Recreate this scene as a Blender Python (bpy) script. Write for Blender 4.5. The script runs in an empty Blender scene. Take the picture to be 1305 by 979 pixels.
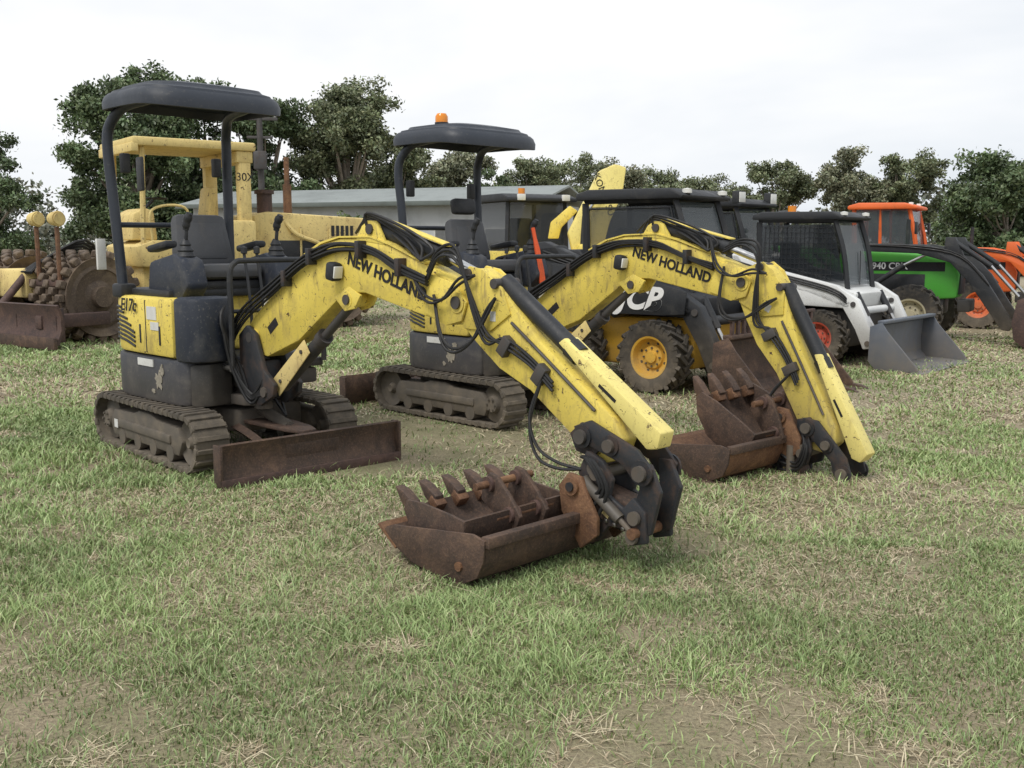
import bpy, bmesh, math, random
import numpy as np
from mathutils import Matrix, Vector, Euler
rad=math.radians
S=bpy.context.scene
random.seed(3)
# ------------------------------------------------------------ materials
def newmat(n):
    m=bpy.data.materials.new(n); m.use_nodes=True; nt=m.node_tree; nt.nodes.clear()
    o=nt.nodes.new('ShaderNodeOutputMaterial'); p=nt.nodes.new('ShaderNodeBsdfPrincipled')
    nt.links.new(p.outputs[0],o.inputs[0]); return m,nt,p,o
def N(nt,t,**k):
    n=nt.nodes.new(t)
    for a,b in k.items(): setattr(n,a,b)
    return n
def noise(nt,sc,det=6,ro=.6,co=None,dist=0):
    n=N(nt,'ShaderNodeTexNoise'); n.inputs['Scale'].default_value=sc; n.inputs['Detail'].default_value=det
    n.inputs['Roughness'].default_value=ro; n.inputs['Distortion'].default_value=dist
    if co is not None: nt.links.new(co,n.inputs['Vector'])
    return n.outputs['Fac']
def ramp(nt,f,stops):
    r=N(nt,'ShaderNodeValToRGB'); e=r.color_ramp.elements
    while len(e)<len(stops): e.new(.5)
    for i,(p,c) in enumerate(stops):
        e[i].position=p; e[i].color=(*c,1) if len(c)==3 else c
    nt.links.new(f,r.inputs[0]); return r.outputs[0]
def mix(nt,f,a,b,bt='MIX'):
    m=N(nt,'ShaderNodeMix',data_type='RGBA',blend_type=bt)
    for k,v in ((0,f),(6,a),(7,b)):
        if isinstance(v,(int,float)): m.inputs[k].default_value=v
        elif isinstance(v,tuple): m.inputs[k].default_value=(*v,1)
        else: nt.links.new(v,m.inputs[k])
    return m.outputs[2]
def bump(nt,p,f,s,d=.01):
    b=N(nt,'ShaderNodeBump'); b.inputs['Strength'].default_value=s; b.inputs['Distance'].default_value=d
    nt.links.new(f,b.inputs['Height']); nt.links.new(b.outputs[0],p.inputs['Normal'])
def paint(n,col,rough=.4,dirt=(.10,.07,.045),amt=.3,scale=5,metal=0,low=True,chips=0,bmp=True):
    m,nt,p,o=newmat(n); tc=N(nt,'ShaderNodeTexCoord').outputs['Object']
    a=noise(nt,scale,6,.68,tc,.3); c=noise(nt,scale*14,2,.7,tc)
    v=mix(nt,ramp(nt,noise(nt,scale*.35,2,.5,tc),[(.3,(0,0,0)),(.7,(1,1,1))]),tuple(x*.84 for x in col),tuple(min(1,x*1.06) for x in col))
    f=ramp(nt,a,[(.62-amt*.3,(0,0,0)),(.82-amt*.25,(.85,.85,.85))])
    v=mix(nt,f,v,tuple(col[i]*.4+dirt[i]*.6 for i in range(3)))
    sp=ramp(nt,c,[(.60,(0,0,0)),(.74,(.55,.55,.55))])
    v=mix(nt,sp,v,dirt)
    if chips:
        mp=N(nt,'ShaderNodeMapping'); mp.inputs['Scale'].default_value=(9,9,2.2); mp.inputs['Rotation'].default_value=(0,.5,0); nt.links.new(tc,mp.inputs[0])
        d=noise(nt,1.6,5,.75,mp.outputs[0],.6); v=mix(nt,ramp(nt,d,[(.53,(0,0,0)),(.70,(chips,)*3)]),v,(.26,.19,.09))
        e=noise(nt,scale*4.5,4,.8,tc,1.0); v=mix(nt,ramp(nt,e,[(.61,(0,0,0)),(.645,(1,1,1))]),v,(.08,.045,.028))
    if low:
        sx=N(nt,'ShaderNodeSeparateXYZ'); nt.links.new(tc,sx.inputs[0])
        mr=N(nt,'ShaderNodeMapRange'); mr.inputs[1].default_value=.8; mr.inputs[2].default_value=.1
        nt.links.new(sx.outputs[2],mr.inputs[0])
        mm=N(nt,'ShaderNodeMath',operation='MULTIPLY'); nt.links.new(mr.outputs[0],mm.inputs[0]); nt.links.new(a,mm.inputs[1])
        v=mix(nt,mm.outputs[0],v,(.23,.19,.14))
    nt.links.new(v,p.inputs['Base Color'])
    rr=ramp(nt,a,[(.3,(rough,)*3),(.75,(min(1,rough+.35),)*3)]); nt.links.new(rr,p.inputs['Roughness'])
    p.inputs['Metallic'].default_value=metal
    if bmp: bump(nt,p,c,.12,.004)
    return m
def rust(n,c1,c2,c3,sc=6):
    m,nt,p,o=newmat(n); tc=N(nt,'ShaderNodeTexCoord').outputs['Object']
    a=noise(nt,sc,7,.7,tc,.5); c=noise(nt,sc*12,3,.7,tc); b=noise(nt,sc*.5,3,.6,tc)
    v=ramp(nt,a,[(.32,c1),(.5,c2),(.68,c3)])
    v=mix(nt,ramp(nt,b,[(.4,(0,0,0)),(.62,(.7,.7,.7))]),v,c1)
    v=mix(nt,ramp(nt,c,[(.5,(0,0,0)),(.75,(.5,.5,.5))]),v,(c3[0]*1.1,c3[1]*1.1,c3[2]*1.1))
    nt.links.new(v,p.inputs['Base Color']); p.inputs['Roughness'].default_value=.7; p.inputs['Metallic'].default_value=.15
    bump(nt,p,c,.5,.006); return m
def glass(n,col=(.03,.035,.04),al=.55):
    m,nt,p,o=newmat(n); p.inputs['Base Color'].default_value=(*col,1); p.inputs['Roughness'].default_value=.06
    p.inputs['Alpha'].default_value=al; return m
YEL=paint('yellow_paint',(.80,.63,.12),.42,dirt=(.26,.19,.09),amt=.34,scale=5,chips=.7)
YELP=paint('pale_yellow_guard',(.86,.73,.24),.38,dirt=(.3,.22,.08),amt=.12,scale=4,low=False,chips=.3)
YELO=paint('old_yellow_paint',(.70,.55,.22),.6,dirt=(.24,.14,.07),amt=.36,scale=2.5,chips=.4)
YELJ=paint('skid_yellow',(.80,.45,.03),.4,amt=.15,scale=5)
BLK=paint('black_plastic',(.016,.018,.022),.45,dirt=(.085,.08,.07),amt=.3,scale=6)
CWT=paint('counterweight_blue_black',(.019,.025,.040),.42,dirt=(.13,.125,.115),amt=.33,scale=4)
SCF=paint('scuffed_primer',(.34,.31,.25),.7,dirt=(.05,.05,.045),amt=.6,scale=18)
BLG=paint('roof_plastic',(.022,.028,.040),.33,dirt=(.07,.07,.07),amt=.15,scale=3,low=False)
RUB=paint('rubber',(.024,.023,.022),.85,dirt=(.14,.115,.085),amt=.5,scale=9)
HOSE=paint('hose_rubber',(.012,.012,.013),.45,dirt=(.06,.05,.04),amt=.1,scale=9,low=False,bmp=False)
FRM=paint('track_frame',(.032,.031,.032),.65,dirt=(.12,.095,.07),amt=.42,scale=7)
STL=paint('worn_steel',(.085,.08,.078),.5,dirt=(.09,.055,.035),amt=.45,scale=9,metal=.4)
DLK=paint('dark_linkage',(.022,.024,.028),.45,dirt=(.11,.06,.035),amt=.5,scale=9,low=False)
CHR=paint('chrome_rod',(.55,.55,.55),.18,dirt=(.2,.17,.12),amt=.05,scale=9,metal=1,bmp=False)
SEAT=paint('seat_vinyl',(.075,.078,.085),.6,dirt=(.13,.12,.11),amt=.3,scale=6,low=False)
WHT=paint('white_paint',(.70,.71,.70),.4,dirt=(.2,.17,.13),amt=.15,scale=5)
STK=paint('sticker_white',(.62,.62,.60),.5,dirt=(.3,.28,.24),amt=.2,scale=20,low=False)
LTR=paint('lettering_white',(.78,.78,.77),.5,dirt=(.5,.48,.44),amt=.1,scale=9,low=False)
RED=paint('red_hub',(.55,.05,.02),.45,amt=.2)
ORR=paint('orange_red_bar',(.75,.10,.02),.45,amt=.1,low=False)
ORG=paint('orange_paint',(.76,.14,.025),.42,amt=.15,scale=4)
GRN=paint('green_paint',(.07,.36,.04),.4,amt=.15,scale=4)
BLU=paint('bluegrey_bucket',(.085,.11,.15),.35,dirt=(.16,.15,.14),amt=.2,scale=5)
CRM=paint('cream_hub',(.48,.44,.30),.5,amt=.3)
RU1=rust('rust_dark',(.040,.029,.024),(.092,.057,.042),(.19,.115,.075))
RU2=rust('rust_orange',(.075,.040,.026),(.17,.085,.045),(.33,.18,.09),7)
RU3=rust('rust_maroon',(.042,.029,.027),(.095,.056,.047),(.16,.095,.07),3)
DUST=rust('dusty_drum',(.06,.042,.032),(.15,.11,.075),(.24,.18,.12),4)
INK=paint('lettering_black',(.01,.01,.012),.5,amt=0,low=False,bmp=False)
GL=glass('cab_glass'); GLL=glass('clear_cab_glass',(.10,.12,.13),.45)
def lens(n,c):
    m,nt,p,o=newmat(n); p.inputs['Base Color'].default_value=(*c,1); p.inputs['Roughness'].default_value=.15; return m
LAMP=lens('lamp_lens',(.7,.7,.66)); AMB=lens('amber_lens',(.75,.25,.02))
# ------------------------------------------------------------ builder
CUR={'root':None,'M':Matrix()}
def root(name,loc,deg,sc=1):
    e=bpy.data.objects.new(name,None); S.collection.objects.link(e)
    e.location=loc; e.rotation_euler=(0,0,rad(deg)); e.empty_display_size=.3; e.scale=(sc,sc,sc)
    CUR['root']=e; CUR['M']=Matrix(); return e
def fin(name,bm,mat,M=None,recalc=True):
    if recalc: bmesh.ops.recalc_face_normals(bm,faces=bm.faces)
    for f in bm.faces: f.smooth=True
    for e in bm.edges:
        e.smooth = (len(e.link_faces)==2 and e.calc_face_angle(0)<.62)
    T=CUR['M'] if M is None else CUR['M']@M
    bm.transform(T)
    me=bpy.data.meshes.new(name); bm.to_mesh(me); bm.free()
    me.materials.append(mat); ob=bpy.data.objects.new(name,me); S.collection.objects.link(ob)
    ob.parent=CUR['root']; return ob
def bev(bm,o,seg=2):
    if o<=0: return
    bmesh.ops.recalc_face_normals(bm,faces=bm.faces)
    es=[e for e in bm.edges if len(e.link_faces)==2 and e.calc_face_angle(0)>.45]
    bmesh.ops.bevel(bm,geom=es,offset=o,segments=seg,profile=.5,affect='EDGES',clamp_overlap=True)
def box(name,x0,x1,y0,y1,z0,z1,mat,b=.01,rot=None,tap=None):
    bm=bmesh.new(); bmesh.ops.create_cube(bm,size=1)
    sx,sy,sz=x1-x0,y1-y0,z1-z0
    for v in bm.verts:
        k=1 if (tap is None or v.co.z<0) else tap
        v.co=Vector((v.co.x*sx*k,v.co.y*sy*k,v.co.z*sz))
    bev(bm,min(b,.45*min(sx,sy,sz)))
    M=Matrix.Translation(((x0+x1)/2,(y0+y1)/2,(z0+z1)/2))
    if rot: M=M@Euler([rad(a) for a in rot]).to_matrix().to_4x4()
    return fin(name,bm,mat,M)
def prism(name,pts,h0,h1,mat,b=.01,plane='xz'):
    bm=bmesh.new(); n=len(pts)
    def P(a,c,h): return (a,h,c) if plane=='xz' else ((a,c,h) if plane=='xy' else (h,a,c))
    A=[bm.verts.new(P(a,c,h0)) for a,c in pts]; Bv=[bm.verts.new(P(a,c,h1)) for a,c in pts]
    bm.faces.new(A); bm.faces.new(Bv[::-1])
    for i in range(n): bm.faces.new((A[i],Bv[i],Bv[(i+1)%n],A[(i+1)%n]))
    bev(bm,b); 
    return fin(name,bm,mat)
def sheet(name,pts,y0,y1,th,mat):
    n=len(pts); off=[]
    for i in range(n):
        a=Vector(pts[max(0,i-1)]); c=Vector(pts[min(n-1,i+1)]); t=(c-a).normalized(); off.append((pts[i][0]-t[1]*th,pts[i][1]+t[0]*th))
    return prism(name,list(pts)+off[::-1],y0,y1,mat,0)
def frame_of(d):
    d=d.normalized(); u=Vector((0,0,1)) if abs(d.z)<.9 else Vector((1,0,0))
    a=d.cross(u).normalized(); return a,d.cross(a).normalized()
def cyl(name,p,q,r,mat,n=20,r2=None):
    p=Vector(p);q=Vector(q);a,b=frame_of(q-p); bm=bmesh.new(); r2=r if r2 is None else r2
    A=[];Bv=[]
    for i in range(n):
        t=2*math.pi*i/n; o=a*math.cos(t)+b*math.sin(t)
        A.append(bm.verts.new(p+o*r)); Bv.append(bm.verts.new(q+o*r2))
    bm.faces.new(A); bm.faces.new(Bv[::-1])
    for i in range(n): bm.faces.new((A[i],Bv[i],Bv[(i+1)%n],A[(i+1)%n]))
    return fin(name,bm,mat)
def smoothpath(pts,k=6):
    P=[Vector(p) for p in pts]; P=[P[0]*2-P[1]]+P+[P[-1]*2-P[-2]]; out=[]
    for i in range(1,len(P)-2):
        for j in range(k):
            t=j/k; a,b,c,d=P[i-1:i+3]
            out.append(.5*((2*b)+(c-a)*t+(2*a-5*b+4*c-d)*t*t+(3*b-a-3*c+d)*t**3))
    out.append(P[-2]); return out
def tube(name,pts,r,mat,n=8,k=6):
    P=smoothpath(pts,k) if k>1 else [Vector(p) for p in pts]
    bm=bmesh.new(); rings=[]; a,b=frame_of(P[1]-P[0])
    for i,p in enumerate(P):
        t=(P[min(i+1,len(P)-1)]-P[max(i-1,0)]).normalized()
        a=(a-t*a.dot(t)).normalized(); b=t.cross(a); rr=r[i*len(r)//len(P)] if isinstance(r,list) else r
        rings.append([bm.verts.new(p+(a*math.cos(2*math.pi*j/n)+b*math.sin(2*math.pi*j/n))*rr) for j in range(n)])
    for A,Bv in zip(rings,rings[1:]):
        for j in range(n): bm.faces.new((A[j],Bv[j],Bv[(j+1)%n],A[(j+1)%n]))
    bm.faces.new(rings[0]); bm.faces.new(rings[-1][::-1])
    return fin(name,bm,mat)
def lathe(name,prof,c,mat,n=36,axis='y',M=None):
    bm=bmesh.new(); rings=[]
    for i in range(n):
        t=2*math.pi*i/n; ct,st=math.cos(t),math.sin(t)
        if axis=='y': rings.append([bm.verts.new((c[0]+r*ct,c[1]+h,c[2]+r*st)) for r,h in prof])
        else: rings.append([bm.verts.new((c[0]+r*ct,c[1]+r*st,c[2]+h)) for r,h in prof])
    for i in range(n):
        A=rings[i];Bv=rings[(i+1)%n]
        for j in range(len(prof)-1): bm.faces.new((A[j],A[j+1],Bv[j+1],Bv[j]))
    bmesh.ops.remove_doubles(bm,verts=bm.verts,dist=1e-5)
    return fin(name,bm,mat,M)
def boxes(name,lst,mat,b=0):
    bm=bmesh.new()
    for (M,sx,sy,sz) in lst:
        r=bmesh.ops.create_cube(bm,size=1,matrix=M@Matrix.Diagonal((sx,sy,sz,1)))
    if b: bev(bm,b,1)
    return fin(name,bm,mat)
def blob(name,x,z,r,y,mat,seed,flat=1.0):
    q=random.Random(seed); pts=[]
    for i in range(22):
        t=2*math.pi*i/22; k=r*q.uniform(.45,1.15); pts.append((x+k*math.cos(t),z+k*math.sin(t)*flat))
    return prism(name,pts,y,y+.004,mat,0)
def text(name,s,size,loc,mat,ang=0,side=-1,shear=0,depth=.002,bold=.0):
    cu=bpy.data.curves.new(name,'FONT'); cu.body=s; cu.size=size; cu.extrude=depth; cu.shear=shear; cu.offset=bold
    cu.align_x='CENTER'; cu.align_y='CENTER'
    ob=bpy.data.objects.new(name+'_c',cu); S.collection.objects.link(ob)
    dg=bpy.context.evaluated_depsgraph_get(); me=bpy.data.meshes.new_from_object(ob.evaluated_get(dg))
    bpy.data.objects.remove(ob); 
    bm=bmesh.new(); bm.from_mesh(me)
    R=Matrix(((1,0,0,0),(0,0,-1,0),(0,1,0,0),(0,0,0,1))) if side<0 else Matrix(((-1,0,0,0),(0,0,1,0),(0,1,0,0),(0,0,0,1)))
    M=Matrix.Translation(loc)@Matrix.Rotation(rad(ang),4,'Y')@R
    return fin(name,bm,mat,M,recalc=False)
def wheel(name,c,R,W,hub,side=-1,lug=18,rim=.55,lugh=.03):
    cx,cy,cz=c; w=W/2
    lathe(name+'_tyre',[(R*rim,-w*.8),(R*.72,-w),(R*.93,-w*.95),(R-lugh,-w*.75),(R-lugh,w*.75),(R*.93,w*.95),(R*.72,w),(R*rim,w*.8)],c,RUB)
    L=[]
    for i in range(lug):
        for s in (-1,1):
            t=2*math.pi*(i+.5*(s>0))/lug
            M=Matrix.Translation(c)@Matrix.Rotation(-t,4,'Y')@Matrix.Translation((R-lugh*.6,s*w*.46,0))@Matrix.Rotation(rad(35*s),4,'X')
            L.append((M,lugh*1.5,W*.62,R*.11))
            M2=Matrix.Translation(c)@Matrix.Rotation(-t-.0,4,'Y')@Matrix.Translation((R*.86,s*w*.93,R*.06*0))
            L.append((M2,R*.17,.02,R*.09))
    boxes(name+'_lugs',L,RUB)
    s=side
    lathe(name+'_rim',[(R*rim,s*w*.82),(R*(rim+.03),s*w*.86),(R*(rim-.03),s*w*.80),(R*(rim-.08),s*w*.3),(R*.34,s*w*.2),(R*.30,s*w*.38),(R*.16,s*w*.42),(R*.15,s*w*.6),(0,s*w*.62)],c,hub)
    lathe(name+'_rim_back',[(R*rim,-s*w*.8),(R*rim*.9,0),(0,0)],c,hub)
    for i in range(8):
        t=2*math.pi*i/8
        p=(cx+R*.25*math.cos(t),cy+s*w*.36,cz+R*.25*math.sin(t)); cyl(name+'_bolt',p,(p[0],cy+s*w*.5,p[2]),R*.028,STL,6)
        t+=.4; p=(cx+R*.40*math.cos(t),cy+s*w*.2,cz+R*.40*math.sin(t)); cyl(name+'_vent_hole',p,(p[0],cy+s*w*.265,p[2]),R*.04,BLK,10)
# ------------------------------------------------------------ mini excavator
def stad(L,r,n=14,cz=None):
    h=L/2-r; cz=r if cz is None else cz; P=[]
    for i in range(n+1):
        t=-math.pi/2+math.pi*i/n; P.append((h+r*math.cos(t),cz+r*math.sin(t)))
    for i in range(n+1):
        t=math.pi/2+math.pi*i/n; P.append((-h+r*math.cos(t),cz+r*math.sin(t)))
    return P
def excavator(name,loc,head,flip,ucrot,swing,boomup,stickrot,hitchrot,beacon,buck=(0,0),tb=(2.47,-.34,.135,4,1.),dz=0.,seed=1):
    R=root(name,loc,head); rnd=random.Random(seed)
    U=Matrix.Rotation((math.pi if flip else 0)+rad(ucrot),4,'Z'); CUR['M']=U
    L=1.70; r=.185
    for s,nm in ((-1,'right'),(1,'left')):
        y0,y1=s*.49-.115,s*.49+.115
        out=stad(L,r,14,r+.02); inn=stad(L-.05,r-.028,14,r+.02)
        bm=bmesh.new(); n=len(out)
        q=[[bm.verts.new((a,y,c)) for a,c in pl] for pl,y in ((out,y0),(out,y1),(inn,y1),(inn,y0))]
        for i in range(n):
            j=(i+1)%n
            for a in range(4): bm.faces.new((q[a][i],q[a][j],q[(a+1)%4][j],q[(a+1)%4][i]))
        fin('track_belt_'+nm,bm,RUB)
        per=2*(L-2*r)+2*math.pi*r; m=48; LL=[]; h=L/2-r
        for i in range(m):
            d=per*i/m
            if d<2*h: p=(-h+d,.02); ang=0
            elif d<2*h+math.pi*r: t=(d-2*h)/r; p=(h+r*math.sin(t),.02+r-r*math.cos(t)); ang=-t
            elif d<4*h+math.pi*r: p=(h-(d-2*h-math.pi*r),.02+2*r); ang=math.pi
            else: t=(d-4*h-math.pi*r)/r; p=(-h-r*math.sin(t),.02+r+r*math.cos(t)); ang=math.pi-t
            M=Matrix.Translation((p[0],s*.49,p[1]))@Matrix.Rotation(ang,4,'Y')
            LL.append((M,.032,.225,.03)); LL.append((M@Matrix.Translation((0,-.11,.012)),.045,.02,.04)); LL.append((M@Matrix.Translation((0,.11,.012)),.045,.02,.04))
        boxes('track_lugs_'+nm,LL,RUB,.004)
        prism('track_frame_'+nm,[(-.57,.1),(.52,.1),(.58,.2),(.52,.29),(.2,.30),(.1,.33),(-.1,.33),(-.2,.30),(-.54,.29),(-.62,.2)],s*.49-.085,s*.49+.085,FRM,.012)
        prism('track_frame_rib_'+nm,[(-.45,.17),(.42,.17),(.42,.23),(-.45,.23)],s*.49-.1,s*.49+.1,FRM,.01)
        for x in (-.4,-.13,.13,.4):
            cyl('track_roller_'+nm,(x,s*.49-.09,.105),(x,s*.49+.09,.105),.055,STL)
        lathe('idler_'+nm,[(0,-.07),(.03,-.08),(.05,-.045),(.12,-.045),(.155,-.06),(.155,.06),(.12,.045),(.05,.045),(.03,.08),(0,.07)],(.66,s*.49,.205),FRM)
        lathe('sprocket_'+nm,[(0,-.095),(.06,-.095),(.075,-.06),(.15,-.04),(.15,.04),(.075,.06),(.06,.095),(0,.095)],(-.66,s*.49,.205),FRM)
        for i in range(6):
            t=i*math.pi/3; cyl('sprocket_bolt',(-.66+.045*math.cos(t),s*.59,.205+.045*math.sin(t)),(-.66+.045*math.cos(t),s*.6,.205+.045*math.sin(t)),.009,STL,6)
    box('track_label',-.5,-.44,-.5935,-.5905,.165,.225,STK,0)
    prism('cross_frame',[(-.45,-.4),(.45,-.4),(.3,-.2),(.5,-.12),(.5,.12),(.3,.2),(.45,.4),(-.45,.4),(-.3,.2),(-.3,-.2)],.2,.36,FRM,.02,'xy')
    cyl('slew_ring',(0,0,.35),(0,0,.43),.27,STL,36)
    CUR['M']=U@Matrix.Translation((.03,.05,0))
    sheet('dozer_blade',[(1.17,.02),(1.145,.07),(1.13,.14),(1.135,.21),(1.165,.27)],-.67,.67,.018,RU1)
    box('blade_cutting_edge',1.165,1.183,-.67,.67,.0,.06,RU3,.004)
    for s in (-1,1):
        box('blade_end_plate',1.09,1.18,s*.665-.01,s*.665+.01,.015,.272,RU1,.003)
        tube('blade_arm',[(.35,s*.16,.24),(.75,s*.2,.2),(1.12,s*.26,.14)],.035,RU1,4,3)
    prism('blade_back_rib',[(.95,.14),(1.13,.1),(1.14,.24)],-.2,.2,RU1,.006)
    prism('blade_bracket',[(.45,-.14),(.95,-.1),(1.1,-.05),(1.1,.05),(.95,.1),(.45,.14)],.26,.285,RU1,.006,'xy')
    cyl('blade_cylinder',(.4,.0,.36),(.85,0,.27),.038,FRM); cyl('blade_rod',(.85,0,.27),(1.06,0,.22),.02,CHR,12)
    for i in range(2): tube('blade_hose',[(.2,.06+.04*i,.4),(.45,.08+.04*i,.46),(.6,.05+.04*i,.4),(.75,.03,.33)],.01,HOSE,6,4)
    CUR['M']=Matrix()
    # house
    tail=[(-.25,-.51),(-.47,-.50),(-.61,-.46),(-.72,-.36),(-.775,-.19),(-.785,0),(-.775,.19),(-.72,.36),(-.61,.46),(-.47,.50),(-.25,.51)]
    if flip: tail=[(-.25,-.51),(-.42,-.485),(-.56,-.41),(-.66,-.29),(-.715,-.15),(-.73,0),(-.715,.15),(-.66,.29),(-.56,.41),(-.42,.485),(-.25,.51)]
    tx=[-tail[i][0] for i in range(4)]; ty=[tail[i][1] for i in range(4)]
    prism('counterweight',[(.40,-.15),(.42,-.44),(.36,-.495),(.2,-.515)]+[(x*1.01,y*1.01) for x,y in tail]+[(.3,.49),(.36,.4),(.36,-.1)],.40,.715,CWT,.035,'xy')
    prism('engine_cover',[(.30,-.1),(.30,-.508)]+tail+[(.02,.51),(.02,-.1)],.72,1.12,YEL,.03,'xy')
    prism('corner_cover',[(.52,-.16),(.55,-.34),(.53,-.43),(.47,-.49),(.31,-.507),(.31,-.16)],.70,1.135,CWT,.035,'xy')
    prism('corner_cover_skirt',[(.46,-.16),(.50,-.34),(.47,-.42),(.43,-.46),(.425,-.16)],.40,.69,BLK,.02,'xy')
    blob('scuff_patch',.10,.55,.055,-.521,SCF,seed+4,1.2); blob('scuff_patch',.15,.63,.035,-.521,SCF,seed+9,1.3); blob('scuff_patch',.02,.48,.03,-.521,SCF,seed+2,.6)
    box('engine_deck',-.55,.1,-.42,.46,1.11,1.17,BLK,.02)
    box('floor_plate',.03,.58,-.14,.5,.62,.68,BLK,.012)
    box('floor_step',.2,.56,-.12,.46,.5,.61,FRM,.02)
    box('valve_block',.28,.5,-.1,.14,.44,.6,STL,.01)
    box('panel_seam',-.08,-.07,-.5115,-.505,.74,1.10,BLK,0)
    for x0,x1 in ((-.17,-.15),(.12,.14)):
        box('panel_latch',x0,x1,-.5145,-.507,.80,.93,BLK,.002)
    for i in range(8):
        z=.77+i*.032; pts=[]
        for a in np.linspace(0,1,8):
            x=-.24-.42*a
            yy=np.interp(-x,tx,ty)
            pts.append((x,yy-.003,z+.045*math.sin(a*2.2)))
        pts=pts[max(0,i-3):]
        tube('vent_slat',pts,.009,BLK,6,2)
    text('model_lettering','E17c',.125,(-.31,-.5215,1.055),INK,0,shear=.2,bold=.002)
    box('label_white',-.05,.09,-.5135,-.509,.97,1.06,STK,0); box('label_white_b',.0,.12,-.5135,-.509,.90,.955,STK,0)
    box('label_lower',-.20,.03,-.5225,-.515,.645,.695,STK,0)
    # seat
    box('seat_base',-.32,.1,-.16,.30,1.15,1.23,BLK,.03)
    box('seat_cushion',-.32,.14,-.17,.31,1.22,1.33,SEAT,.045,rot=(0,-5,0))
    box('seat_back',-.40,-.27,-.17,.31,1.30,1.70,SEAT,.05,rot=(0,-12,0),tap=.85)
    box('seat_back_insert',-.335,-.255,-.11,.25,1.36,1.64,SEAT,.03,rot=(0,-12,0),tap=.85)
    tube('seat_belt',[(-.25,.31,1.32),(-.1,.32,1.36),(.0,.2,1.34)],.012,INK,4,4)
    if flip: box('head_rest',-.43,-.34,-.05,.2,1.74,1.88,BLK,.03,rot=(0,-10,0))
    for y,nm in ((-.30,'right'),(.41,'left')):
        prism('console_'+nm,[(-.3,1.1),(.2,1.1),(.3,1.2),(.24,1.38),(.1,1.42),(-.25,1.36)],y-.085,y+.085,CWT,.03)
        box('arm_rest_'+nm,-.35,-.06,y-.05,y+.05,1.44,1.49,BLK,.02,rot=(0,-8,0))
        lathe('lever_boot_'+nm,[(0,-.01),(.065,0),(.05,.03),(.055,.04),(.035,.07),(.04,.08),(.018,.12)],(.14,y,1.40),BLK,20,'z')
        tube('joystick_'+nm,[(.14,y,1.46),(.16,y,1.56),(.15,y+.01,1.62)],.013,BLK)
        tube('joystick_grip_'+nm,[(.155,y,1.58),(.17,y,1.63),(.20,y+.01,1.69)],[.022,.028,.026,.03,.022],BLK,10)
    for y in (.03,.13):
        tube('travel_lever',[(.42,y,.70),(.40,y,1.1),(.34,y,1.42)],.011,BLK); lathe('travel_knob',[(0,-.03),(.022,-.02),(.022,.02),(0,.03)],(.34,y,1.44),BLK,12,'z')
        box('travel_pedal',.36,.5,y-.035,y+.035,.70,.72,BLK,.005,rot=(0,-20,0))
    tube('front_rail',[(.60,-.24,.64),(.61,-.24,1.0),(.61,-.24,1.28),(.61,-.20,1.36),(.61,-.1,1.375),(.61,.35,1.375),(.61,.46,1.36),(.61,.49,1.28),(.60,.49,.66)],.019,BLK,10,5)
    tube('front_rail_mid',[(.61,-.24,1.04),(.61,.0,1.04)],.014,BLK,8,1); tube('front_rail_foot',[(.5,-.24,.66),(.60,-.24,.66)],.018,BLK,8,1)
    box('front_plate',.625,.64,.0,.12,.98,1.12,STK,.003)
    if flip: tube('red_lock_bar',[(.32,.40,.95),(.28,.39,1.25),(.2,.37,1.62)],[.03,.03,.026,.018],ORR,6,4)
    # canopy
    for y,nm in ((-.44,'right'),(.44,'left')):
        s=-1 if y<0 else 1
        tube('canopy_post_'+nm,[(-.54,y,1.05),(-.57,y,1.3),(-.60,y*1.04,1.8),(-.62,y*1.07,2.06+dz),(-.58,y*1.03,2.21+dz),(-.44,y*.93,2.31+dz),(-.1,y*.85,2.34+dz)],.037,BLG,12,6)
        box('post_foot_'+nm,-.62,-.46,y-.06,y+.06,1.1,1.2,BLK,.02)
        box('work_lamp_'+nm,-.62,-.56,y*1.05-.10*s-.03,y*1.05-.1*s+.03,1.86+dz,2.0+dz,BLK,.01)
    tube('canopy_cross_tube',[(-.59,-.44,1.62),(-.61,0,1.62),(-.59,.44,1.62)],.02,BLG)
    if not flip: box('hanging_label',-.62,-.60,-.60,-.53,1.30,1.52,STK,.003,rot=(0,0,12))
    bm=bmesh.new(); rings=[]; cx,cy=(-.25 if not flip else -.28),0; a0,b0=.46,.525
    prof=[(.90,.035),(.955,.02),(.975,-.035),(1.0,-.03),(1.005,.02),(.975,.06),(.93,.078),(.91,.076),(.89,.092),(.80,.10),(.77,.118),(.5,.128),(.2,.13)]
    nn=64
    for k,h in prof:
        rg=[]
        for i in range(nn):
            t=2*math.pi*i/nn; c,s_=math.cos(t),math.sin(t); e=2/5.5
            x=a0*math.copysign(abs(c)**e,c); y=b0*math.copysign(abs(s_)**e,s_)
            x*=k*(1+.12*(1-abs(y/b0)**2)*(x>0)); y*=k
            rg.append(bm.verts.new((cx+x,cy+y,2.34+dz+h-.04*max(0,x/a0)**3-.02*abs(y/b0)**3)))
        rings.append(rg)
    for A,Bv in zip(rings,rings[1:]):
        for j in range(nn): bm.faces.new((A[j],A[(j+1)%nn],Bv[(j+1)%nn],Bv[j]))
    bm.faces.new(rings[0]); bm.faces.new(rings[-1])
    fin('canopy_roof',bm,BLG)
    if beacon:
        cyl('beacon_base',(-.35,-.2,2.45+dz),(-.35,-.2,2.49+dz),.06,BLK); lathe('beacon_lens',[(.055,0),(.055,.05),(.04,.075),(0,.08)],(-.35,-.2,2.49+dz),AMB,20,'z')
    # swing post
    px,py=.66,-.05
    B0=Matrix.Translation((px,py,0))@Matrix.Rotation(rad(swing),4,'Z')
    cyl('swing_pin',(px,py,.38),(px,py,.74),.06,STL)
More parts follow.
